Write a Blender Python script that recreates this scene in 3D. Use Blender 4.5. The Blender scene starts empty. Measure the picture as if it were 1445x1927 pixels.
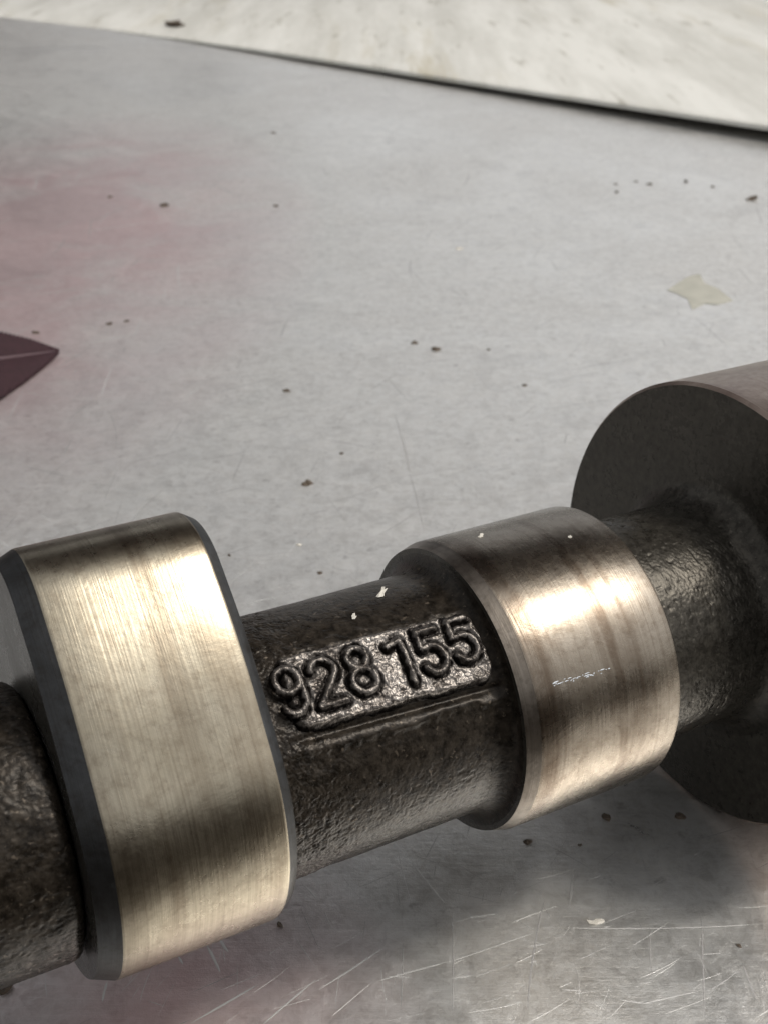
import bpy, math, random
import numpy as np
from mathutils import Matrix, Vector
random.seed(7); rng = np.random.default_rng(7)
C = bpy.context.scene.collection
MM = 0.001

# ------------------------------------------------------------------ camera
ROLL = math.radians(1.0)
FPX = 2400.0
CX, CY = 722.5, 963.5
d_c = np.array([0.87432363, 0.21371952, -0.43575469])          # camshaft axis in camera axes
P0_c = np.array([-0.12752083, -18.85268, -122.42])              # a point of that axis, mm
n1_c = np.array([-0.23744886, 0.97140004, 0.0])
n2_c = np.array([0.42329213, 0.10346946, 0.90006547])
PITCH = math.atan(-(math.sin(ROLL)*d_c[0] + math.cos(ROLL)*d_c[1]) / d_c[2])
U_c = np.array([math.sin(ROLL)*math.cos(PITCH), math.cos(ROLL)*math.cos(PITCH), math.sin(PITCH)])
X_c = np.array([1.0, 0, 0]) - U_c[0]*U_c; X_c /= np.linalg.norm(X_c)
Y_c = np.cross(U_c, X_c)
M = np.stack([X_c, Y_c, U_c])                                   # camera axes -> world axes
H = 24.84                                                       # axis height above the table, mm
CAM = np.array([0, 0, H]) - M @ P0_c                            # camera position, mm
cam = bpy.data.cameras.new('camera')
cam.sensor_width = 36.0; cam.sensor_fit = 'AUTO'; cam.lens = 36.0*FPX/1927.0
cam.clip_start = 0.005; cam.clip_end = 200.0
camo = bpy.data.objects.new('camera', cam); C.objects.link(camo)
mw = Matrix.Identity(4)
for i in range(3):
    for j in range(3): mw[i][j] = M[i][j]
    mw[i][3] = CAM[i]*MM
camo.matrix_world = mw
cam.dof.use_dof = True; cam.dof.focus_distance = 0.116; cam.dof.aperture_fstop = 80.0
bpy.context.scene.camera = camo

# ------------------------------------------------------------------ light
S = M @ np.array([0.56, 0.73, 0.39]); S /= np.linalg.norm(S)    # direction to the sun
elev = math.asin(S[2]); azim = math.atan2(S[0], S[1])
world = bpy.data.worlds.new('World'); bpy.context.scene.world = world
world.use_nodes = True
wn = world.node_tree; wn.nodes.clear()
wo = wn.nodes.new('ShaderNodeOutputWorld'); bg = wn.nodes.new('ShaderNodeBackground')
sky = wn.nodes.new('ShaderNodeTexSky'); sky.sky_type = 'NISHITA'; sky.sun_disc = False
sky.sun_elevation = elev; sky.sun_rotation = azim
sky.air_density = 1.0; sky.dust_density = 4.0; sky.ozone_density = 1.0
hs = wn.nodes.new('ShaderNodeHueSaturation'); hs.inputs['Saturation'].default_value = 0.10   # overcast white
wn.links.new(sky.outputs[0], hs.inputs['Color']); wn.links.new(hs.outputs[0], bg.inputs[0])
bg.inputs[1].default_value = 0.14
wn.links.new(bg.outputs[0], wo.inputs[0])
sun = bpy.data.lights.new('sun', 'SUN'); sun.energy = 1.25; sun.angle = math.radians(10)
sun.color = (1.0, 0.93, 0.82)
suno = bpy.data.objects.new('sun', sun); C.objects.link(suno)
suno.rotation_euler = Vector(S).to_track_quat('Z', 'Y').to_euler()
vs = bpy.context.scene.view_settings
bpy.context.scene.display_settings.display_device = 'sRGB'
vs.view_transform = 'Standard'; vs.look = 'None'; vs.gamma = 1.0; vs.exposure = 0.40

# ------------------------------------------------------------------ helpers
def ray(x, y):
    v = M @ np.array([(x-CX)/FPX, -(y-CY)/FPX, -1.0]); return v
def on_plane(x, y, z=0.0):
    """where the sight line of a photo pixel meets the height z (mm)"""
    v = ray(x, y); return CAM + v*((z-CAM[2])/v[2])
def tag(o, label=None, cat=None, group=None, kind=None):
    for k, v in (('label', label), ('category', cat), ('group', group), ('kind', kind)):
        if v: o[k] = v
    return o
def link(name, me, mat=None, parent=None):
    o = bpy.data.objects.new(name, me); C.objects.link(o)
    if mat: me.materials.append(mat)
    if parent: o.parent = parent
    return o
def mesh_np(name, V, F, smooth=True):
    """V in mm, F list of faces or an (n,4) array"""
    me = bpy.data.meshes.new(name)
    V = np.asarray(V, float)*MM
    if isinstance(F, np.ndarray):
        n, k = F.shape
        me.vertices.add(len(V)); me.vertices.foreach_set('co', V.astype(np.float32).ravel())
        me.loops.add(n*k); me.loops.foreach_set('vertex_index', F.astype(np.int32).ravel())
        me.polygons.add(n); me.polygons.foreach_set('loop_start', np.arange(0, n*k, k, dtype=np.int32))
        me.update(calc_edges=True); me.validate()
    else:
        me.from_pydata([tuple(v) for v in V], [], F); me.update()
    me.polygons.foreach_set('use_smooth', np.full(len(me.polygons), smooth)); me.update()
    return me
_perm = rng.permutation(4096)
_val = rng.random(4096)*2-1
def vnoise(P):
    """smooth value noise, vectorised; P (n,3)"""
    I = np.floor(P).astype(np.int64); f = P-I; f = f*f*f*(f*(f*6-15)+10)
    def h(i, j, k): return _val[(_perm[(_perm[(_perm[i & 4095]+j) & 4095]+k) & 4095])]
    out = 0
    for a in (0, 1):
        for b in (0, 1):
            for c in (0, 1):
                w = (f[:, 0] if a else 1-f[:, 0])*(f[:, 1] if b else 1-f[:, 1])*(f[:, 2] if c else 1-f[:, 2])
                out = out + w*h(I[:, 0]+a, I[:, 1]+b, I[:, 2]+c)
    return out
def fbm(P, sc, octv=4, gain=0.5):
    o = 0; a = 1.0
    for k in range(octv):
        o = o + a*vnoise(P*sc + 17.3*k); a *= gain; sc *= 2.03
    return o
def sstep(a, b, x):
    t = np.clip((x-a)/(b-a), 0, 1); return t*t*(3-2*t)

# ------------------------------------------------------------------ materials
class NT:
    def __init__(s, name):
        s.m = bpy.data.materials.new(name); s.m.use_nodes = True; s.t = s.m.node_tree
        s.b = s.t.nodes['Principled BSDF']; s.tc = s.t.nodes.new('ShaderNodeTexCoord').outputs['Object']
    def n(s, typ, **kw):
        o = s.t.nodes.new(typ)
        for k, v in kw.items(): setattr(o, k, v)
        return o
    def l(s, a, b): s.t.links.new(a, b)
    def mapping(s, scale, rot=(0, 0, 0), src=None):
        m = s.n('ShaderNodeMapping'); m.inputs['Scale'].default_value = scale; m.inputs['Rotation'].default_value = rot
        s.l(src or s.tc, m.inputs[0]); return m.outputs[0]
    def noise(s, scale, detail=4, rough=0.55, src=None, dist=0.0):
        o = s.n('ShaderNodeTexNoise'); o.inputs['Scale'].default_value = scale
        o.inputs['Detail'].default_value = detail; o.inputs['Roughness'].default_value = rough
        o.inputs['Distortion'].default_value = dist
        s.l(src or s.tc, o.inputs['Vector']); return o.outputs['Fac']
    def ramp(s, fac, stops):
        o = s.n('ShaderNodeValToRGB'); e = o.color_ramp.elements
        while len(e) < len(stops): e.new(0.5)
        for k, (p, c) in enumerate(stops):
            e[k].position = p; e[k].color = (c, c, c, 1) if isinstance(c, (int, float)) else (*c, 1)
        s.l(fac, o.inputs[0]); return o.outputs[0]
    def mix(s, fac, a, b, mode='MIX'):
        o = s.n('ShaderNodeMix'); o.data_type = 'RGBA'; o.blend_type = mode
        for v, i in ((fac, 0), (a, 6), (b, 7)):
            if isinstance(v, (int, float)): o.inputs[i].default_value = v
            elif isinstance(v, tuple): o.inputs[i].default_value = (*v, 1)
            else: s.l(v, o.inputs[i])
        return o.outputs[2]
    def bump(s, h, strength, dist, prev=None):
        o = s.n('ShaderNodeBump'); o.inputs['Strength'].default_value = strength; o.inputs['Distance'].default_value = dist
        s.l(h, o.inputs['Height'])
        if prev: s.l(prev, o.inputs['Normal'])
        return o.outputs[0]
    def set(s, **kw):
        for k, v in kw.items():
            i = s.b.inputs[k.replace('_', ' ')]
            if isinstance(v, (int, float)): i.default_value = v
            elif isinstance(v, tuple): i.default_value = (*v, 1)
            else: s.l(v, i)
        return s.m

def pink_tint_mask(t, centre, size, soft, seed):
    """a pink reflection painted on the table: round-ish patch (mm) with a ragged, faded border"""
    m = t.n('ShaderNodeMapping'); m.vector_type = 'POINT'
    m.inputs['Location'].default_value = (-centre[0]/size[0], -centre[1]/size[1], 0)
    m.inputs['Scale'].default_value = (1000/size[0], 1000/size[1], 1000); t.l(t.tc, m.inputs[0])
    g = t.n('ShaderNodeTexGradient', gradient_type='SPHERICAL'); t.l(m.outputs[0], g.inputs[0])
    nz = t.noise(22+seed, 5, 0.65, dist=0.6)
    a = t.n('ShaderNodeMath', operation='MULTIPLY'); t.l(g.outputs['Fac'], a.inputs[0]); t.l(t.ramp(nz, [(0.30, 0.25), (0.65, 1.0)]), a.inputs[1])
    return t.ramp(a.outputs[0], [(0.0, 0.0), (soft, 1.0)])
def mat_table():
    t = NT('dull scratched aluminium')
    big = t.noise(14, 5, 0.62, dist=0.7); mid = t.noise(190, 8, 0.80, dist=1.0); fine = t.noise(1300, 4, 0.75)
    brushed = t.noise(1, 4, 0.75, t.mapping((100, 2600, 400), (0, 0, math.radians(24))))
    brushed2 = t.noise(1, 4, 0.75, t.mapping((2200, 80, 400), (0, 0, math.radians(8))))
    brushed3 = t.noise(1, 4, 0.75, t.mapping((90, 1500, 400), (0, 0, math.radians(-52))))
    col = t.mix(t.ramp(mid, [(0.40, 0.0), (0.60, 1.0)]), (0.63, 0.615, 0.585), (0.84, 0.825, 0.79))
    col = t.mix(t.ramp(big, [(0.36, 0.0), (0.62, 0.7)]), col, (0.59, 0.575, 0.55))
    col = t.mix(t.ramp(brushed, [(0.54, 0.0), (0.70, 0.8)]), col, (0.86, 0.85, 0.83))
    col = t.mix(t.ramp(brushed3, [(0.56, 0.0), (0.72, 0.6)]), col, (0.84, 0.83, 0.81))
    col = t.mix(t.ramp(brushed2, [(0.58, 0.0), (0.74, 0.5)]), col, (0.44, 0.43, 0.42))
    grain = t.noise(520, 6, 0.78, dist=0.8)
    col = t.mix(t.ramp(grain, [(0.42, 0.0), (0.58, 1.0)]), col, t.mix(0.6, col, (0.86, 0.855, 0.835)))
    pits = t.ramp(t.noise(420, 3, 0.6), [(0.62, 0.0), (0.74, 0.6)])
    col = t.mix(pits, col, (0.40, 0.38, 0.36))
    smear = t.ramp(t.noise(46, 6, 0.7, t.mapping((1, 0.6, 1), (0, 0, 0.7)), 1.6), [(0.53, 0.0), (0.68, 0.32)])
    col = t.mix(smear, col, (0.46, 0.445, 0.43))
    # reddish patches painted in place of red reflections in the metal
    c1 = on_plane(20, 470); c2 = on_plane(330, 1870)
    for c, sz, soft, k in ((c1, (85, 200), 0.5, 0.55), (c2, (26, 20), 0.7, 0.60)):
        mk = t.n('ShaderNodeMath', operation='MULTIPLY'); t.l(pink_tint_mask(t, c, sz, soft, k*3), mk.inputs[0]); mk.inputs[1].default_value = k
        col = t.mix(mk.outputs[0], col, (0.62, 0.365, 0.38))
    rgh = t.mix(0.5, t.ramp(mid, [(0.35, 0.28), (0.65, 0.50)]), t.ramp(big, [(0.36, 0.26), (0.62, 0.50)]))
    n = t.bump(brushed, 0.30, 0.00006)
    n = t.bump(brushed2, 0.25, 0.00005, n)
    n = t.bump(brushed3, 0.20, 0.00005, n)
    n = t.bump(fine, 0.45, 0.00010, n)
    n = t.bump(mid, 0.25, 0.00012, n)
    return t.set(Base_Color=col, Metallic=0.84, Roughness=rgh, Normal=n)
def mat_ground_metal(name, a, b, stain, r0, r1, seed=0.0, bands_at=()):
    t = NT(name)
    mp = t.n('ShaderNodeMapping'); mp.inputs['Location'].default_value = (seed, seed*0.7, seed*0.3); t.l(t.tc, mp.inputs[0])
    src = mp.outputs[0]
    blot = t.noise(170, 7, 0.72, src, 0.5); fine = t.noise(1500, 3, 0.6, src)
    rings = t.noise(1, 3, 0.7, t.mapping((4200, 40, 40), src=src))
    bands = t.noise(1, 3, 0.6, t.mapping((330, 25, 25), src=src))
    col = t.mix(t.ramp(blot, [(0.35, 0.0), (0.65, 1.0)]), a, b)
    col = t.mix(t.ramp(rings, [(0.50, 0.0), (0.72, 0.45)]), col, stain)
    col = t.mix(t.ramp(bands, [(0.53, 0.0), (0.70, 0.8)]), col, stain)
    col = t.mix(t.ramp(t.noise(900, 5, 0.7, src), [(0.48, 0.0), (0.66, 0.45)]), col, stain)
    if bands_at:   # oil and wear bands that run round the surface at fixed stations (mm along the axis)
        sep = t.n('ShaderNodeSeparateXYZ'); t.l(t.tc, sep.inputs[0])
        wob = t.noise(120, 4, 0.6, src)
        for t0, wd, k in bands_at:
            ad = t.n('ShaderNodeMath', operation='MULTIPLY_ADD'); t.l(wob, ad.inputs[0]); ad.inputs[1].default_value = 0.0030; t.l(sep.outputs[0], ad.inputs[2])
            df = t.n('ShaderNodeMath', operation='SUBTRACT'); t.l(ad.outputs[0], df.inputs[0]); df.inputs[1].default_value = t0*MM+0.0015
            ab = t.n('ShaderNodeMath', operation='ABSOLUTE'); t.l(df.outputs[0], ab.inputs[0])
            sc = t.n('ShaderNodeMath', operation='DIVIDE'); t.l(ab.outputs[0], sc.inputs[0]); sc.inputs[1].default_value = wd*MM
            fac = t.n('ShaderNodeMath', operation='MULTIPLY'); t.l(t.ramp(sc.outputs[0], [(0.55, 1.0), (1.0, 0.0)]), fac.inputs[0])
            t.l(t.ramp(blot, [(0.30, 0.15), (0.60, k)]), fac.inputs[1]); col = t.mix(fac.outputs[0], col, stain)
    spots = t.ramp(t.noise(210, 2, 0.5, src), [(0.70, 0.0), (0.76, 0.8)]); col = t.mix(spots, col, stain)
    rgh = t.mix(0.5, t.ramp(blot, [(0.3, r0), (0.7, r1)]), t.ramp(fine, [(0.3, r0), (0.7, r1)]))
    n = t.bump(rings, 0.35, 0.00005)
    n = t.bump(fine, 0.10, 0.00003, n)
    n = t.bump(blot, 0.15, 0.0003, n)
    return t.set(Base_Color=col, Metallic=1.0, Roughness=rgh, Normal=n)
def mat_cast(name='oily cast iron', a=(0.009, 0.007, 0.005), b=(0.036, 0.029, 0.022), metallic=0.3, bright=None, fleck=2.6):
    t = NT(name)
    g = t.noise(4200, 5, 0.75); m = t.noise(1100, 5, 0.7); o = t.noise(160, 4, 0.6)
    col = t.mix(t.ramp(m, [(0.38, 0.0), (0.66, 1.0)]), a, b)
    col = t.mix(t.ramp(t.noise(1900, 2, 0.5), [(0.66, 0.0), (0.74, 0.8)]), col, tuple(fleck*x for x in b))
    if bright:   # pale speckle: worn skin and painted sheen; dark mask: old oil and painted shade
        col = t.mix(t.ramp(t.noise(800, 4, 0.65), [(0.38, 0.0), (0.64, 1.0)]), col, bright)
        at = t.n('ShaderNodeAttribute', attribute_name='grime_shade')
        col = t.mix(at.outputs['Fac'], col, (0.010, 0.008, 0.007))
    rgh = t.mix(0.5, t.ramp(o, [(0.35, 0.20), (0.65, 0.36)]), t.ramp(m, [(0.3, 0.22), (0.7, 0.40)]))
    n = t.bump(m, 0.22, 0.00011); n = t.bump(g, 0.42, 0.00005, n)
    t.b.inputs['Specular IOR Level'].default_value = 0.16
    return t.set(Base_Color=col, Metallic=metallic, Roughness=rgh, Normal=n)
def mat_white():
    t = NT('weathered white paint')
    s1 = t.noise(38, 6, 0.7, t.mapping((1, 0.12, 1))); s2 = t.noise(160, 5, 0.6, t.mapping((1, 0.12, 1)))
    s3 = t.noise(62, 5, 0.7, t.mapping((1, 0.10, 1), (0, 0, 0.0)), 0.2); s4 = t.noise(9, 3, 0.5, t.mapping((1, 0.3, 1)))
    col = t.mix(t.ramp(s1, [(0.40, 0.0), (0.62, 1.0)]), (0.62, 0.61, 0.57), (0.48, 0.47, 0.43))
    blot = t.n('ShaderNodeMath', operation='MULTIPLY'); t.l(t.ramp(s3, [(0.50, 0.0), (0.66, 0.9)]), blot.inputs[0]); t.l(t.ramp(s4, [(0.45, 0.0), (0.6, 1.0)]), blot.inputs[1])
    col = t.mix(blot.outputs[0], col, (0.42, 0.385, 0.30))
    col = t.mix(t.ramp(s2, [(0.60, 0.0), (0.72, 0.8)]), col, (0.29, 0.27, 0.225))
    return t.set(Base_Color=col, Roughness=0.6, Normal=t.bump(s2, 0.3, 0.0005))
def mat_plain(name, col, rough=0.6, metallic=0.0, var=0.3, sc=900):
    t = NT(name); g = t.noise(sc, 3)
    c = t.mix(g, tuple(x*(1-var) for x in col), tuple(min(1, x*(1+var)) for x in col))
    return t.set(Base_Color=c, Roughness=rough, Metallic=metallic, Normal=t.bump(g, 0.3, 0.0001))
TABLE = mat_table(); CAST = mat_cast(); FACE = mat_cast('dark cast face', (0.038, 0.034, 0.028), (0.064, 0.058, 0.048), 0.5, fleck=1.3); NECK = mat_cast('cast neck', (0.028, 0.025, 0.0205), (0.064, 0.058, 0.048), 0.5, fleck=1.6); WHITE = mat_white()
LOBE_A = mat_ground_metal('ground lobe steel', (0.31, 0.275, 0.212), (0.25, 0.22, 0.165), (0.14, 0.112, 0.080), 0.24, 0.35, 0.0, ((-18.8, 1.6, 0.5),))
LOBE_B = mat_ground_metal('ground lobe steel with oil bands', (0.235, 0.205, 0.168), (0.175, 0.148, 0.116), (0.09, 0.066, 0.047), 0.22, 0.32, 0.031, ((9.2, 1.3, 0.85), (17.4, 0.7, 0.7)))
JOURNAL = mat_ground_metal('ground journal steel', (0.38, 0.31, 0.26), (0.27, 0.21, 0.175), (0.16, 0.11, 0.09), 0.28, 0.42, 0.07)
SPECK = mat_plain('dark brown grit', (0.075, 0.055, 0.038), 0.75)
CHIP = mat_plain('pale chip', (0.54, 0.51, 0.45), 0.6)
SCRATCH = mat_plain('bright scratched aluminium', (0.70, 0.69, 0.67), 0.5, 0.75, 0.08)
LEAF = mat_plain('maroon leaf', (0.024, 0.009, 0.012), 0.7, 0.0, 0.45, 700)
LEAF.node_tree.nodes['Principled BSDF'].inputs['Specular IOR Level'].default_value = 0.2
VEIN = mat_plain('pale maroon vein', (0.065, 0.036, 0.042), 0.6)
EARTH = mat_plain('dark paving', (0.07, 0.062, 0.055), 0.9, 0.0, 0.4, 6)
STEELLEG = mat_plain('grey steel', (0.2, 0.2, 0.2), 0.5, 0.8)

# ------------------------------------------------------------------ the setting
me = mesh_np('ground', [(-40e3, -40e3, -900), (40e3, -40e3, -900), (40e3, 40e3, -900), (-40e3, 40e3, -900)], [(0, 1, 2, 3)])
tag(link('ground', me, EARTH), kind='structure')

# metal table: a sheet with a folded rim
def slab(name, x0, x1, y0, y1, z0, z1, bevel=1.0):
    import bmesh
    bm = bmesh.new(); bmesh.ops.create_cube(bm, size=1.0)
    for v in bm.verts:
        v.co = Vector(((x0+x1)/2 + v.co.x*(x1-x0), (y0+y1)/2 + v.co.y*(y1-y0), (z0+z1)/2 + v.co.z*(z1-z0)))*MM
    bmesh.ops.bevel(bm, geom=bm.edges[:], offset=bevel*MM, segments=2, affect='EDGES')
    me = bpy.data.meshes.new(name); bm.to_mesh(me); bm.free(); return me
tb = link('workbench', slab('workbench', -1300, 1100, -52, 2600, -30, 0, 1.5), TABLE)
tag(tb, 'dull scratched aluminium table top under the camshaft, dusted with grit', 'table')

for lx, ly in ((-1260, -10), (1060, -10), (-1260, 2560), (1060, 2560)):
    link('leg', slab('leg', lx-25, lx+25, ly-25, ly+25, -899, -30.5, 3), STEELLEG, tb)

# ------------------------------------------------------------------ camshaft
d_w = M @ d_c; side_w = np.cross([0, 0, 1.0], d_w)              # side_w points away from the camera
root = bpy.data.objects.new('camshaft', None); C.objects.link(root)
root.empty_display_size = 0.01
rm = Matrix.Identity(4)
for i in range(3): rm[i][0] = d_w[i]; rm[i][1] = side_w[i]; rm[i][2] = (0, 0, 1)[i]
root.matrix_world = rm
tag(root, 'oily steel camshaft with two bright lobes lying on the scratched aluminium table', 'camshaft')
PHU = math.atan2(float(U_c @ n2_c), float(U_c @ n1_c))
def loc(t, r, phi):
    """axis station t, radius r, angle phi from the camera-upward normal towards the camera -> root space"""
    a = np.asarray(phi)-PHU
    return np.stack(np.broadcast_arrays(t, -r*np.sin(a), H + r*np.cos(a)), -1)
def local2(t, p, q):
    """same for a profile point p*n1 + q*n2"""
    return loc(t, np.hypot(p, q), np.arctan2(q, p))

def hull(P):
    P = P[np.lexsort((P[:, 1], P[:, 0]))]
    def half(P):
        h = []
        for q in P:
            while len(h) > 1 and (h[-1][0]-h[-2][0])*(q[1]-h[-2][1])-(h[-1][1]-h[-2][1])*(q[0]-h[-2][0]) <= 0: h.pop()
            h.append(q)
        return h
    a = half(P); b = half(P[::-1]); return np.array(a[:-1]+b[:-1])
def cam_profile(rb, rn, e, th, n=360):
    a = np.linspace(0, 2*np.pi, 1440, endpoint=False)
    A = np.concatenate([np.stack([rb*np.cos(a), rb*np.sin(a)], 1),
                        np.stack([e*np.cos(th)+rn*np.cos(a), e*np.sin(th)+rn*np.sin(a)], 1)])
    if e > 0:   # gently bowed flanks
        k = np.linspace(0, 1, 60)[1:-1]; al = math.acos((rb-rn)/e)
        for s in (-1, 1):
            nv = np.array([math.cos(th+s*al), math.sin(th+s*al)])
            p = rb*nv; q = e*np.array([math.cos(th), math.sin(th)])+rn*nv
            A = np.concatenate([A, p+(q-p)*k[:, None]+nv*(0.6*4*k*(1-k))[:, None]])
    Hh = hull(A); Hh = np.vstack([Hh, Hh[:1]])
    s = np.r_[0, np.cumsum(np.linalg.norm(np.diff(Hh, axis=0), axis=1))]
    q = np.linspace(0, s[-1], n, endpoint=False)
    return np.stack([np.interp(q, s, Hh[:, 0]), np.interp(q, s, Hh[:, 1])], 1)
def offset(P, dd):
    T = np.roll(P, -1, 0)-np.roll(P, 1, 0); N = np.stack([T[:, 1], -T[:, 0]], 1)/np.linalg.norm(T, axis=1)[:, None]
    return P-N*dd
def prism(name, P, rings, mat, r_in=11.0, facemat=None):
    """closed profile P swept through rings [(t, inset)], capped to a hole of radius r_in"""
    n = len(P); V = []; F = []
    allr = []
    ang = np.arctan2(P[:, 1], P[:, 0])
    inner = np.stack([r_in*np.cos(ang), r_in*np.sin(ang)], 1)
    seq = [(rings[0][0], inner)] + [(t, offset(P, i)) for t, i in rings] + [(rings[-1][0], inner)]
    for t, Q in seq: allr.append(local2(t, Q[:, 0], Q[:, 1]))
    V = np.concatenate(allr); m = len(seq)
    i = np.arange(n); j = (i+1) % n
    F = np.concatenate([np.stack([k*n+i, k*n+j, (k+1)*n+j, (k+1)*n+i], 1) for k in range(m-1)])
    # crisp edges: split verts at every ring that is a corner
    me = mesh_np(name, V, F)
    return me, n, m
def add_prism(name, P, rings, mats, slots, parent, r_in=11.0):
    me, n, m = prism(name, P, rings, None, r_in)
    o = link(name, me, None, parent)
    for mm in mats: me.materials.append(mm)
    idx = np.repeat(np.array(slots, dtype=np.int32), n); me.polygons.foreach_set('material_index', idx)
    # sharp edges between bands whose normals differ clearly
    import bmesh
    bm = bmesh.new(); bm.from_mesh(me); bmesh.ops.recalc_face_normals(bm, faces=bm.faces)
    for e in bm.edges:
        if len(e.link_faces) == 2 and e.calc_face_angle(0) > math.radians(24): e.smooth = False
    bm.to_mesh(me); bm.free(); me.update()
    return o

RB, RN, EC = 14.65, 7.2, 16.0
L_T1, L_T2, R_T1, R_T2, B_T1 = -30.8, -16.8, 8.3, 24.0, 40.1
def ringset(t1, t2, ca, cd, ra, rd):
    rg = [(t1-ca, cd), (t1-0.12, 0.05), (t1+0.10, 0.0)]
    rg += [(t1+(t2-t1)*k, 0.0) for k in (0.25, 0.5, 0.75)]
    rg += [(t2-0.10, 0.0), (t2+0.12, 0.05), (t2+ra, rd)]
    return rg
# slots: face, chamfer, edge, lobe..., edge, chamfer, face
PL = cam_profile(RB, RN, EC, 0.27); PR = cam_profile(RB, RN, EC, -1.70)
CHAM_R = mat_ground_metal('chamfer steel rubbed bright', (0.20, 0.175, 0.148), (0.14, 0.12, 0.10), (0.06, 0.05, 0.04), 0.28, 0.42, 0.17)
CHAM = mat_ground_metal('chamfer steel', (0.066, 0.067, 0.068), (0.040, 0.040, 0.040), (0.028, 0.024, 0.020), 0.35, 0.5, 0.11)
add_prism('cam_lobe', PL, ringset(L_T1, L_T2, 1.9, 0.8, 1.1, 0.7), [FACE, CHAM, LOBE_A], [0, 1, 2, 2, 2, 2, 2, 2, 1, 0], root)
add_prism('cam_lobe', PR, ringset(R_T1, R_T2, 1.5, 0.45, 0.35, 0.3), [FACE, CHAM_R, LOBE_B], [0, 1, 2, 2, 2, 2, 2, 2, 1, 0], root)
PB = cam_profile(24.8, 5, 0, 0, 480)
add_prism('bearing_journal', PB, [(B_T1, 0.35), (B_T1+0.4, 0.0), (50, 0), (60, 0), (70, 0), (70.5, 0.4)], [FACE, JOURNAL], [0, 1, 1, 1, 1, 1, 0], root)

add_prism('cam_lobe', cam_profile(RB, RN, EC, 1.9), ringset(88, 103, 1.5, 0.45, 0.6, 0.4), [FACE, CHAM, LOBE_B], [0, 1, 2, 2, 2, 2, 2, 2, 1, 0], root)
# cast shaft sections: fine height fields wrapped round the axis
def shaft_section(name, ta, tb_, prof, nt, na, amp, parent, roughmap=None, arc=None, mat_=None):
    t = np.linspace(ta, tb_, nt); a0, a1 = arc or (0, 2*np.pi)
    closed = arc is None; mat_ = mat_ or CAST
    ph = np.linspace(a0, a1, na, endpoint=not closed)
    T, A = np.meshgrid(t, ph, indexing='ij'); T = T.ravel(); A = A.ravel()
    R = prof(T, A)
    Pn = np.stack([T, R*np.cos(A), R*np.sin(A)], 1)
    k = amp if roughmap is None else amp*roughmap(T, A)
    g = fbm(Pn, 4.2, 3, 0.6); l = fbm(Pn+50, 0.45, 2); h = fbm(Pn+90, 1.7, 2)
    pit = np.maximum(0, fbm(Pn+130, 1.9, 2)-0.45)
    R = R + k*(0.032*g + 0.018*h + 0.08*l - 0.12*pit)
    V = loc(T, R, A)
    i = np.arange(nt-1)[:, None]; j = np.arange(na if closed else na-1)[None]
    jn = (j+1) % na if closed else j+1
    F = np.stack(np.broadcast_arrays(i*na+j, i*na+jn, (i+1)*na+jn, (i+1)*na+j), -1).reshape(-1, 4)
    me = mesh_np(name, V, F)
    return link(name, me, mat_, parent), T, A
def flare(T, t_end, rad, sgn, base):
    """radius added by a fillet of radius rad that ends on a face at t_end (sgn=+1: face on the +t side)"""
    x = np.clip((T-(t_end-sgn*rad))*sgn/rad, 0, 1)
    return base*(1-np.sqrt(np.clip(1-x*x, 0, 1)))
def prof_mid(T, A):
    r = np.full_like(T, 12.0) + flare(T, R_T1-1.5, 1.9, 1, 1.7) + flare(T, L_T2+1.1, 0.9, -1, 0.5)
    return r
shaft_section('shaft', -95, L_T1-2.1, lambda T, A: np.full_like(T, 12.05)-flare(T, L_T1-2.1, 1.2, 1, 0.8), 420, 700, 0.95, root)
shaft_section('shaft', R_T2+0.35, B_T1, lambda T, A: np.full_like(T, 12.0)+flare(T, B_T1, 3.2, 1, 2.7), 230, 700, 0.6, root, lambda T, A: 1-0.6*sstep(B_T1-3.5, B_T1-1.0, T), mat_=NECK)

shaft_section('shaft', 70.5, 170, lambda T, A: np.full_like(T, 12.0), 60, 90, 1.0, root)
# tiny beads added to imitate a thin bluish glint on the right lobe
def glint_beads():
    q = [shaft_hit(x, y, RB) for x, y in ((1040, 1288), (1100, 1272), (1165, 1252))]
    V = []; F = []
    for _ in range(42):
        f = min(1.0, max(0.0, random.random()**1.15)); t0 = np.interp(f, (0, .5, 1), [a[0] for a in q]); p0 = np.interp(f, (0, .5, 1), [a[1] for a in q])
        p0 += random.gauss(0, 0.13)*(1-0.5*f)/RB; ln = random.uniform(0.06, 0.30); wd = random.uniform(0.025, 0.055); b0 = len(V); nt, nw = 4, 5
        for i in range(nt+1):
            g0 = i/nt*2-1; w1 = wd*math.sqrt(max(0.02, 1-g0*g0))
            for j in range(nw):
                g = (j/(nw-1)-0.5)*2; V.append(loc(t0+g0*ln, RB+0.001+0.22*w1*(1-g*g), p0+g*w1/RB))
        for i in range(nt):
            for j in range(nw-1): F.append((b0+i*nw+j, b0+i*nw+j+1, b0+(i+1)*nw+j+1, b0+(i+1)*nw+j))
    m = NT('glint bead metal'); m.set(Base_Color=(0.48, 0.50, 0.52), Metallic=1.0, Roughness=0.2)
    link('glint_beads', mesh_np('glint_beads', V, F), m.m, root)
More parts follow.
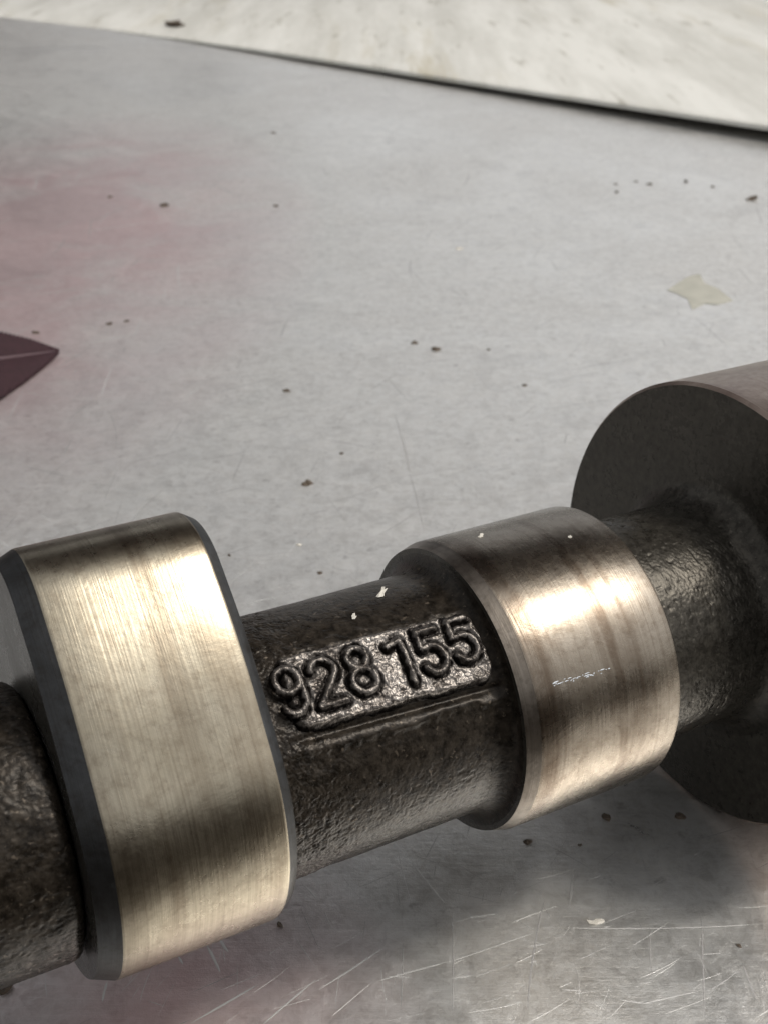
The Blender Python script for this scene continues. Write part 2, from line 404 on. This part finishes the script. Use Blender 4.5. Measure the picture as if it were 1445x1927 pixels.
# raised casting plate with the number 928 155
# digits as strokes in a box 0..1 wide, 0..1.6 tall (y up)
def arc(cx, cy, rx, ry, a0, a1, n=18):
    a = np.radians(np.linspace(a0, a1, n)); return [(cx+rx*math.cos(x), cy+ry*math.sin(x)) for x in a]
DIG = {
 '9': [arc(.5, 1.14, .40, .42, 0, 360), [(.9, 1.14), (.90, .52)] + arc(.5, .46, .40, .42, 0, -150, 12)],
 '2': [arc(.5, 1.16, .40, .40, 170, -40, 14) + [(.08, .05), (.95, .05)]],
 '8': [arc(.5, 1.20, .33, .36, 0, 360), arc(.5, .43, .41, .40, 0, 360)],
 '1': [[(.02, 1.36), (.50, 1.52), (.52, 1.30), (.52, .02)]],
 '5': [[(.88, 1.55), (.20, 1.55), (.14, .92)] + arc(.48, .52, .42, .46, 115, -150, 18)],
}
def seg_dist(P, poly):
    D = np.full(len(P), 9e9)
    for a, b in zip(poly[:-1], poly[1:]):
        a = np.array(a); b = np.array(b); v = b-a; L2 = max(1e-9, v@v)
        k = np.clip(((P-a)@v)/L2, 0, 1); D = np.minimum(D, np.linalg.norm(P-a-k[:, None]*v, axis=1))
    return D
def shaft_hit(x, y, r=12.3):
    """(t, phi) where the sight line of a photo pixel meets the shaft"""
    v = np.array([(x-CX)/FPX, -(y-CY)/FPX, -1.0])
    a = np.array([v@n1_c, v@n2_c]); b = np.array([P0_c@n1_c, P0_c@n2_c])
    A_ = a@a; B_ = -2*a@b; C_ = b@b-r*r; k = (-B_-math.sqrt(B_*B_-4*A_*C_))/(2*A_)
    q = v*k-P0_c
    return q@d_c, math.atan2(q@n2_c, q@n1_c)
glint_beads()
c00 = shaft_hit(518, 1245); c10 = shaft_hit(890, 1150); c01 = shaft_hit(556, 1378); c11 = shaft_hit(916, 1282)
RS = 12.0
# plate axes on the unrolled surface: u along t, w = -RS*phi (up)
def uw(c): return np.array([c[0], -RS*c[1]])
q00, q10, q01, q11 = map(uw, (c00, c10, c01, c11))
u0 = (q00+q01)/2; u1 = (q10+q11)/2; plate_len = np.linalg.norm(u1-u0); eu = (u1-u0)/plate_len
ew = np.array([-eu[1], eu[0]]); plate_h = (abs((q00-q01)@ew)+abs((q10-q11)@ew))/2; pc = (q00+q10+q01+q11)/4
print('plate', plate_len, plate_h, eu, pc)
def plate_coords(T, A):
    D = np.stack([T, -RS*A], -1)-pc; return D@eu, D@ew
def plate_mask(T, A):
    x, y = plate_coords(T, A)
    qx = np.abs(x)-plate_len/2+1.3; qy = np.abs(y)-plate_h/2+1.3
    return np.hypot(np.maximum(qx, 0), np.maximum(qy, 0))+np.minimum(np.maximum(qx, qy), 0)-1.3
def prof_ledge(T, A):
    x, y = plate_coords(T, A); nz = 0.35*fbm(np.stack([T, RS*A, 0*T], 1)+11, 0.7, 3)
    yy = y+plate_h/2; win = sstep(plate_len/2+1.4, plate_len/2-0.6, np.abs(x))*(np.abs(A-1.6) < 1.2)
    return prof_mid(T, A) + win*(0.26*np.exp(-((yy+1.65+nz*0.7)/0.55)**2)*(1+0.8*nz) - 0.28*np.exp(-((yy+0.75)/0.36)**2) + 0.10*np.exp(-((y-plate_h/2-0.7+nz)/0.4)**2))
shaft_c, _, _ = shaft_section('shaft', L_T2+1.1, R_T1-1.5, prof_ledge, 330, 1000, 1.0, root,
    lambda T, A: 0.30+0.9*sstep(-7, -14, T)+0.15*sstep(1.75, 2.1, A)*sstep(2.9, 2.4, A))
DW, DH, SW = 2.75, 4.05, 0.39                                # digit box (stroke centres) and half stroke, mm
texts = [('9', 547, 1299), ('2', 614, 1281), ('8', 679, 1259), ('1', 764, 1240), ('5', 812, 1224), ('5', 870, 1203)]
def strokes_of(ch, px, py):
    t, p = shaft_hit(px, py, 12.9); D = np.array([t, -RS*p])-pc; cx, cy = D@eu, D@ew
    return [[(cx+(qx-0.5)*DW, cy+(qy/1.6-0.5)*DH) for qx, qy in st] for st in DIG[ch]]
DIGITS = [(ch, strokes_of(ch, x, y)) for ch, x, y in texts]
def stroke_dist(T, A, strokes):
    x, y = plate_coords(T, A); P = np.stack([x, y], 1)
    return np.minimum.reduce([seg_dist(P, st) for st in strokes])
def heightfield(name, keep, hfun, mat, parent, nt, na, pad=0.7):
    ta = pc[0]-plate_len/2-1.5; tb2 = pc[0]+plate_len/2+1.5
    aa = -(pc[1])/RS-(plate_h/2+2.2)/RS; ab = -(pc[1])/RS+(plate_h/2+2.2)/RS
    t = np.linspace(ta, tb2, nt); ph = np.linspace(aa, ab, na)
    T, A = np.meshgrid(t, ph, indexing='ij'); T = T.ravel(); A = A.ravel()
    Hh = hfun(T, A); kp = keep(T, A)
    V = loc(T, RS+Hh, A)
    i = np.arange(nt-1)[:, None]; j = np.arange(na-1)[None]
    F = np.stack(np.broadcast_arrays(i*na+j, i*na+j+1, (i+1)*na+j+1, (i+1)*na+j), -1).reshape(-1, 4)
    F = F[kp[F].all(1)]
    used = np.unique(F); re = np.zeros(len(V), int); re[used] = np.arange(len(used))
    return link(name, mesh_np(name, V[used], re[F]), mat, parent), (T[used], A[used])
def rough(T, A, a=1.0):
    P = np.stack([T, RS*np.cos(A), RS*np.sin(A)], 1); g = fbm(P+9, 2.8, 3, .55)
    return a*(0.05*g+0.06*fbm(P+31, 1.1, 2))
PLATE_H = 0.75
def all_dist(T, A): return np.minimum.reduce([stroke_dist(T, A, st) for _, st in DIGITS])
def plate_height(T, A):
    s = plate_mask(T, A)+0.16*fbm(np.stack([T, RS*A, 0*T], 1)+70, 0.8, 3); D = all_dist(T, A)
    rimr = 0.16*np.exp(-((s+0.45)/0.28)**2)
    return PLATE_H*sstep(0.30, -0.30, s)-0.55*sstep(0.15, 0.55, s) + rimr - 0.16*sstep(SW+0.38, SW+0.05, D) + rough(T, A, 1.3)
def add_grime_shade(o, fun):
    me = o.data; at = me.attributes.new('grime_shade', 'FLOAT', 'POINT')
    at.data.foreach_set('value', fun().astype(np.float32))
plate, (pT, pA) = heightfield('casting_plate', lambda T, A: plate_mask(T, A) < 0.62, plate_height, None, root, 560, 280)
PLATEM = mat_cast('worn skin and painted sheen of the casting', (0.035, 0.029, 0.025), (0.08, 0.070, 0.061), 0.65, (0.23, 0.208, 0.188))  # pale tone also paints in the sky mirrored by the flat plate
plate.data.materials.append(PLATEM)
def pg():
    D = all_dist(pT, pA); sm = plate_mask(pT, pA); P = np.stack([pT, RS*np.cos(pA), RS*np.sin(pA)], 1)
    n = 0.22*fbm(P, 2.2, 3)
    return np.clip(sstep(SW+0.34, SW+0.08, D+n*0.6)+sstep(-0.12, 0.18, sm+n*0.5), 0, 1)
add_grime_shade(plate, pg)
for ch, st in DIGITS:
    def hf(T, A, st=st):
        D = stroke_dist(T, A, st)
        return PLATE_H-0.18 + 0.60*np.clip(1-(D/(SW*1.10))**2, 0, 1)**0.6 + rough(T, A, 0.8)
    o, (dT, dA) = heightfield('digit', lambda T, A, st=st: stroke_dist(T, A, st) < SW*1.09, hf, PLATEM, plate, 620, 310)
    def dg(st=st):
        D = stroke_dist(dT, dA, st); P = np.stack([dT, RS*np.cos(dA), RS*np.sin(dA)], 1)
        return np.clip(0.40+sstep(0.16, 0.42, D+0.16*fbm(P, 2.6, 3)), 0, 1)  # base darkness paints in the dark reflection on the strokes
    add_grime_shade(o, dg)

# ------------------------------------------------------------------ white panel across the back
def panel():
    # front edge follows the far end of the table; its right end is lifted off the metal
    pts = [on_plane(x, y) for x, y in ((-500, 5), (-250, 20), (0, 32), (200, 56), (350, 79), (600, 122), (960, 184), (1445, 268), (1800, 330), (2300, 417))]
    px = np.array([p[0] for p in pts]); py = np.array([p[1] for p in pts])
    V = []; F = []; nx = 120
    for k in range(nx+1):
        s = (k/nx)*(len(pts)-1); X = np.interp(s, range(len(pts)), px); Y = np.interp(s, range(len(pts)), py)
        xr = np.interp(s, range(len(pts)), (-500, -250, 0, 200, 350, 600, 960, 1445, 1800, 2300))
        lift = 4.2*max(0.0, (xr-300)/1145)**0.9
        th = float(np.interp(xr, (150, 520), (0.06, 1.7)))
        for (dy, dz) in ((0, lift+0.02), (0, lift+th), (4.0, lift+th+0.6), (2200, lift*0.3+2.3), (2200, 0.2)):
            V.append((X, Y+dy, dz))
    for k in range(nx):
        for m in range(5):
            F.append((k*5+m, (k+1)*5+m, (k+1)*5+(m+1) % 5, k*5+(m+1) % 5))
    F.append((0, 1, 2, 3, 4)); F.append(tuple(nx*5+m for m in (4, 3, 2, 1, 0)))
    me = mesh_np('painted_sheet', V, F, False)
    import bmesh
    bm = bmesh.new(); bm.from_mesh(me); bmesh.ops.recalc_face_normals(bm, faces=bm.faces); bm.to_mesh(me); bm.free()
    o = link('painted_sheet', me, WHITE)
    tag(o, 'weathered white sheet across the back of the table, its right end lifted off', 'sheet')
panel()

# ------------------------------------------------------------------ leaf at the left edge
def leaf():
    T0 = on_plane(112, 661, 0.8); Pm = on_plane(0, 676, 4.5); eu_ = on_plane(0, 624, 8.0)-Pm; el_ = on_plane(0, 752, 0.3)-Pm
    m = Pm-T0
    S_ = np.r_[np.linspace(0, 1.2, 60), np.linspace(1.25, 4.2, 60)]
    def w(s): return np.interp(s, [0, 0.12, 0.5, 1.0, 1.6, 2.3, 3.2, 4.2], [0.03, 0.20, 0.60, 1.0, 1.3, 1.35, 1.0, 0.02])
    V = []; nq = 9
    for i, s in enumerate(S_):
        base = T0+m*s; base[2] = 0.8+3.7*min(s, 1.4)-1.0*max(0, s-1.4)
        k = w(s)
        ru = 1+0.05*math.sin(i*1.9)*min(1, s*2); rl = 1+0.04*math.sin(i*2.7)*min(1, s*2)
        for q in np.linspace(1, 0, nq)[:-1]: V.append(base+eu_*k*q*ru+np.array([0, 0, 0.5*math.sin(q*3)]))
        V.append(base)
        for q in np.linspace(0, 1, nq)[1:]: V.append(base+el_*k*q*rl+np.array([0, 0, 0.6*math.sin(q*3)]))
    n = 2*nq-1; N = len(V); V = np.array(V); V = np.vstack([V, V-[0, 0, 0.35]])
    F = []
    for i in range(len(S_)-1):
        for j in range(n-1):
            a = i*n+j; F.append((a, a+1, a+n+1, a+n)); F.append((N+a, N+a+n, N+a+n+1, N+a+1))
        for j in (0, n-1):
            a = i*n+j; F.append((a, a+n, N+a+n, N+a))
    o = link('leaf', mesh_np('leaf', V, F), LEAF)
    tag(o, 'dark maroon pointed leaf with a pale midrib lying on the table at the left edge', 'leaf')
    VV = []; FF = []
    for i, s in enumerate(S_):
        c = V[i*n+nq-1]; r = 0.22+0.30*min(1, s)
        for a in range(6): VV.append(c+np.array([0, r*math.cos(a*math.pi/3), r*0.8*math.sin(a*math.pi/3)+0.1]))
    for i in range(len(S_)-1):
        for a in range(6): FF.append((i*6+a, i*6+(a+1) % 6, (i+1)*6+(a+1) % 6, (i+1)*6+a))
    link('midrib', mesh_np('midrib', VV, FF), VEIN, o)
leaf()

# ------------------------------------------------------------------ grit and chips on the metal
def crumb(r, seed, flat=0.6, elong=1.0, ang=0.0):
    import bmesh
    bm = bmesh.new(); bmesh.ops.create_icosphere(bm, subdivisions=2, radius=1.0)
    P = np.array([v.co[:] for v in bm.verts]); k = 1+0.7*fbm(P+seed*3.1, 1.4, 2)
    ca, sa = math.cos(ang), math.sin(ang)
    for v, kk in zip(bm.verts, k):
        x, y, z = v.co*kk; x *= elong
        v.co = Vector((ca*x-sa*y, sa*x+ca*y, max(-0.2, z)*flat))*r*MM
    me = bpy.data.meshes.new('crumb'); bm.to_mesh(me); bm.free(); return me
GRIT = [(1413, 376, 10, 'largest dark crumb by the right edge, below the lifted white sheet'),
 (577, 911, 9, 'brown crumb alone on the bare metal above the numbered shaft'),
 (821, 657, 9, 'larger right one of two dark crumbs close together mid table'),
 (779, 645, 7, 'smaller left one of two dark crumbs close together mid table'),
 (207, 610, 6, 'left one of two dark crumbs side by side right of the maroon leaf'),
 (238, 605, 5, 'right one of two dark crumbs side by side right of the maroon leaf'),
 (70, 627, 6, 'dark crumb just above the tip of the maroon leaf'),
 (311, 387, 7, 'dark crumb at the upper left, largest of the three in its row'),
 (1140, 1540, 8, 'dark crumb in the shade under the right bright lobe'),
 (1277, 1537, 8, 'dark crumb in the shade close to the foot of the big journal'),
 (993, 1585, 7, 'dark crumb in front of the lower corner of the right bright lobe'),
 (528, 1741, 6, 'dark crumb just below the lower right corner of the left bright lobe'),
 (6, 1858, 14, 'dark ragged crumb in the lower left corner'),
 (330, 47, 13, 'blurred dark crumb on the front edge of the white sheet')]
SMALL = [(1222, 347, 5, 'small dark grain in the row left of the largest crumb, third from its left end'),
 (1290, 342, 5, 'small dark grain in the middle of the row left of the largest crumb'),
 (1340, 352, 4, 'small dark grain nearest to the largest crumb by the right edge'),
 (1197, 342, 4, 'small dark grain second from the left in the row left of the largest crumb'),
 (1158, 347, 4, 'upper of two small grains at the left end of the row near the right edge'),
 (1160, 362, 4, 'lower of two small grains at the left end of the row near the right edge'),
 (208, 371, 5, 'small dark grain at the upper left, leftmost of the three in its row'),
 (519, 388, 5, 'small dark grain at the upper left, rightmost of the three in its row'),
 (918, 658, 4, 'small faint grain to the right of the close pair of crumbs mid table'),
 (540, 736, 6, 'small dark grain between the close pair of crumbs and the lone brown crumb'),
 (643, 853, 5, 'small dark grain just above and right of the lone brown crumb'),
 (603, 1078, 5, 'small dark grain just above the dark numbered shaft'),
 (987, 725, 5, 'small grain on the bare metal left of the big bearing journal'),
 (1090, 1590, 4, 'tiny grain in the shade below the right bright lobe between two larger crumbs'),
 (432, 1045, 4, 'tiny grain beside the upper right corner of the left bright lobe'),
 (515, 250, 4, 'tiny faint grain high on the table below the lifted white sheet'),
 (1390, 1780, 4, 'tiny dark grain on the scratched metal at the lower right')]
def on_view(x, y, z, r):
    p = on_plane(x, y, z); return p, r*np.linalg.norm(p-CAM)/FPX
for k, (x, y, r, lab) in enumerate(GRIT):
    p, rr = on_view(x, y, 0.0 if y > 60 else 2.4, r)
    o = link('dirt_crumb', crumb(rr*0.85, k, 0.7, 1.25, k), SPECK); o.location = Vector(p)*MM
    tag(o, lab, 'dirt crumb', 'dark crumbs scattered on the table')
for k, (x, y, r, lab) in enumerate(SMALL):
    p, rr = on_view(x, y, 0.0, r)
    o = link('dirt_grain', crumb(rr*0.8, 40+k, 0.6, 1.2, k*1.7), SPECK); o.location = Vector(p)*MM
    tag(o, lab, 'dirt grain', 'tiny dirt grains on the table')
for k, (x, y, r, e, lab) in enumerate(((863, 468, 5, 1.2, 'tiny white chip on the metal in the upper middle of the table'),
        (563, 1025, 4, 1.2, 'tiny white chip on the metal between the two bright lobes'), (1122, 1734, 6, 2.4, 'bright white sliver on the scratched metal at lower right'))):
    p, rr = on_view(x, y, 0.0, r)
    o = link('white_chip', crumb(rr, 90+k, 0.4, e, 0.2), CHIP); o.location = Vector(p)*MM
    tag(o, lab, 'chip', 'white chips')
def on_round(x, y, r):
    t, p = shaft_hit(x, y, r); return rm @ Vector(loc(t, r, p)*MM)
for k, (x, y, rad, r, e, lab) in enumerate(((718, 1118, 12.05, 7, 2.2, 'white oblong chip on top of the dark numbered shaft'),
        (667, 1161, 12.05, 4, 1.5, 'tiny white chip just above the raised number on the shaft'),
        (904, 1010, 14.65, 4, 1.6, 'tiny white chip at the left on top of the right bright lobe'),
        (1072, 1011, 14.65, 3.5, 1.2, 'tiny white chip at the right on top of the right bright lobe'))):
    q = on_round(x, y, rad); rr = r*(np.array(q)/MM-CAM)@(-(M @ np.array([0, 0, 1.0])))/FPX
    o = link('white_chip', crumb(rr, 120+k, 0.5, e, 0.9), CHIP)
    o.matrix_world = Matrix.Translation(q) @ Vector((0.2, -0.5, 0.8)).to_track_quat('Z', 'Y').to_matrix().to_4x4()
    tag(o, lab, 'chip', 'white chips')
# dried olive flake
fl = [(1256, 547), (1270, 532), (1294, 518), (1314, 514), (1326, 532), (1352, 545), (1381, 566), (1350, 572), (1322, 571), (1299, 580), (1290, 562), (1272, 552)]
P = [on_plane(x+random.uniform(-3, 3), y+random.uniform(-2, 2), 0.12) for x, y in fl]; c = np.mean(P, 0); c[2] = 0.22
V = [c]+P+[p-[0, 0, 0.11] for p in P]; n = len(P)
F = [(0, 1+k, 1+(k+1) % n) for k in range(n)]+[(1+k, 1+n+k, 1+n+(k+1) % n, 1+(k+1) % n) for k in range(n)]
FLAKE = mat_plain('dried olive flake', (0.40, 0.39, 0.335), 0.6, 0.3, 0.3, 200)
tag(link('paint_flake', mesh_np('paint_flake', V, F, False), FLAKE), 'pale olive ragged flake lying on the table at the right, under the crumbs', 'flake')

# ------------------------------------------------------------------ scratches in the metal (thin burred ribbons, parts of the table)
GROOVE = mat_plain('dark groove', (0.42, 0.41, 0.40), 0.5, 0.6, 0.1)
def ribbon(p, q, w, V, F, bow=0.0, nseg=6):
    p = np.array(p); q = np.array(q); v = q-p; L = np.linalg.norm(v); v = v/L; nrm = np.array([-v[1], v[0], 0])
    b = len(V)
    for k in range(nseg+1):
        s = k/nseg; c = p+v*L*s+nrm*bow*L*4*s*(1-s); ww = w*(0.12+0.88*math.sin(math.pi*min(1, max(0, s)))**0.6)*(0.75+0.5*random.random())/2
        for kk, z in ((-1, 0.008), (0, 0.018), (1, 0.008)): V.append(c+nrm*ww*kk+np.array([0, 0, z]))
    for k in range(nseg):
        for j in (0, 1):
            a = b+k*3+j; F.append((a, a+1, a+4, a+3))
LIGHT = [((600, 1862), (726, 1780), 4), ((749, 1599), (775, 1704), 3), ((775, 1625), (840, 1704), 4), ((740, 1587), (757, 1604), 9), ((849, 1841), (887, 1836), 6),
 ((998, 1780), (1027, 1776), 6), ((995, 1811), (1010, 1809), 5), ((1135, 1745), (1148, 1743), 5), ((1161, 1880), (1214, 1888), 4), ((1208, 1889), (1313, 1865), 4),
 ((711, 1846), (846, 1809), 4), ((361, 1925), (486, 1853), 5), ((494, 1929), (594, 1844), 5), ((203, 1846), (193, 1886), 5), ((388, 1776), (415, 1830), 6),
 ((413, 1765), (430, 1792), 7), ((336, 1799), (345, 1815), 5), ((567, 1660), (600, 1696), 4), ((846, 1810), (1012, 1752), 3), ((1060, 1746), (1440, 1738), 2.5),
 ((155, 647), (263, 627), 4), ((318, 616), (400, 606), 4), ((77, 968), (108, 987), 5), ((0, 1018), (19, 1029), 5), ((886, 1728), (938, 1719), 4),
 ((1320, 1796), (1360, 1793), 3), ((1056, 1862), (1092, 1864), 4), ((520, 570), (640, 553), 3), ((440, 1141), (592, 1112), 4), ((630, 1700), (690, 1720), 3)]
DARK = [((1024, 1692), (992, 1897), 5), ((1077, 1646), (1071, 1704), 6), ((1223, 1751), (1226, 1839), 3), ((1319, 1733), (1325, 1914), 3), ((1395, 1809), (1424, 1885), 4),
 ((851, 1727), (851, 1909), 3), ((758, 1775), (754, 1897), 3), ((742, 780), (770, 890), 4), ((770, 890), (797, 1000), 3), ((400, 1500), (460, 1520), 3)]
for lst, mt in ((LIGHT, SCRATCH), (DARK, GROOVE)):
    for a, b, w in lst:
        p = on_plane(*a); q = on_plane(*b); V = []; F = []
        ribbon(p, q, w*0.8*np.linalg.norm((p+q)/2-CAM)/FPX, V, F, random.uniform(-.02, .02))
        link('scratch', mesh_np('scratch', V, F), mt, tb)
for nm, mt, cnt in (('fine_scratches', SCRATCH, 560), ('fine_grooves', GROOVE, 260)):
    V = []; F = []
    for _ in range(cnt):
        near = random.random() < 0.27
        x = random.uniform(-50, 1500); y = random.uniform(1560, 1990) if near else random.uniform(330, 1350)
        p = on_plane(x, y); D = np.linalg.norm(p-CAM)
        a = random.choice([random.gauss(0.45, .18), random.gauss(1.45, .25), random.uniform(0, 3.1)])
        Lq = random.uniform(1.0, 5.5)*D/120*(1 if near else 1.6); wq = random.uniform(0.02, 0.06)*D/120*(1 if near else 1.7)
        ribbon(p, p+np.array([math.cos(a), math.sin(a), 0])*Lq, wq, V, F, random.uniform(-.03, .03), 4)
    tag(link(nm, mesh_np(nm, V, F), mt, tb), kind='stuff')

# ------------------------------------------------------------------ unseen, for the metal to mirror: red-leaved trees beyond, a dark fence added behind
BARK = mat_plain('unseen tree bark', (0.05, 0.035, 0.028), 0.9, 0, 0.4, 20)
FOL = mat_plain('unseen red plum foliage', (0.11, 0.034, 0.034), 0.55, 0, 0.5, 4)
def red_tree(loc_, unseen_crown, radii, n, size, label, name='unseen_red_tree'):
    r0 = bpy.data.objects.new(name, None); C.objects.link(r0); r0.location = Vector(loc_)
    tag(r0, label, 'tree')
    c = (np.array(unseen_crown)-np.array(loc_))*1000; R = np.array(radii)*1000
    u = rng.normal(size=(n, 3)); u /= np.linalg.norm(u, axis=1)[:, None]; P = c+u*R*(rng.random(n)**0.4)[:, None]
    V = []; F = []
    A_ = rng.normal(size=(n, 3)); A_ /= np.linalg.norm(A_, axis=1)[:, None]
    B_ = np.cross(A_, rng.normal(size=(n, 3))); B_ /= np.linalg.norm(B_, axis=1)[:, None]
    sz = size*1000*(0.6+0.8*rng.random(n))[:, None]
    V = np.concatenate([P-A_*sz, P+B_*sz*0.45, P+A_*sz, P-B_*sz*0.45]); i = np.arange(n)
    link('unseen_crown', mesh_np('unseen_crown', V, np.stack([i, n+i, 2*n+i, 3*n+i], 1), False), FOL, r0)
    TV = []; TF = []; K = 10
    for s in range(7):
        f = s/6; ce = c*f*np.array([f, f, 1]); rr = 90*(1-0.75*f)
        for a in range(K): TV.append(ce+np.array([rr*math.cos(a*2*math.pi/K), rr*math.sin(a*2*math.pi/K), 0]))
    for s in range(6):
        for a in range(K): TF.append((s*K+a, s*K+(a+1) % K, (s+1)*K+(a+1) % K, (s+1)*K+a))
    link('unseen_trunk', mesh_np('unseen_trunk', TV, TF), BARK, r0)
red_tree((-0.6, 3.4, -0.9), (0.35, 2.15, 2.5), (2.3, 1.45, 0.85), 5200, 0.12, 'tall unseen plum tree with dark red leaves hanging over the far end of the table')
red_tree((-1.7, 3.6, -0.9), (-1.9, 2.9, 0.78), (1.45, 0.6, 0.65), 3000, 0.09, 'low unseen plum tree with dark red leaves, added beyond the left of the table to redden reflections')  # unseen, put in to redden what the metal mirrors at the left
WOOD = mat_plain('added fence dark timber', (0.075, 0.055, 0.04), 0.8, 0, 0.4, 12)
fr = bpy.data.objects.new('added_fence', None); C.objects.link(fr); fr.location = (1.0, -2.0, -0.9)  # unseen, added to darken the low reflections in the lobes
tag(fr, 'unseen dark board fence added behind the camera side of the table to darken reflections', 'fence')
for k in range(34):
    bme = slab('board', -88, 88, -12, 12, 0, 1720+rng.uniform(-8, 8), 3) if k % 8 == 0 else bme
    o = link('board', bme, WOOD if not bme.materials else None, fr); o.location = (-3.1+k*0.182, 0, 0)
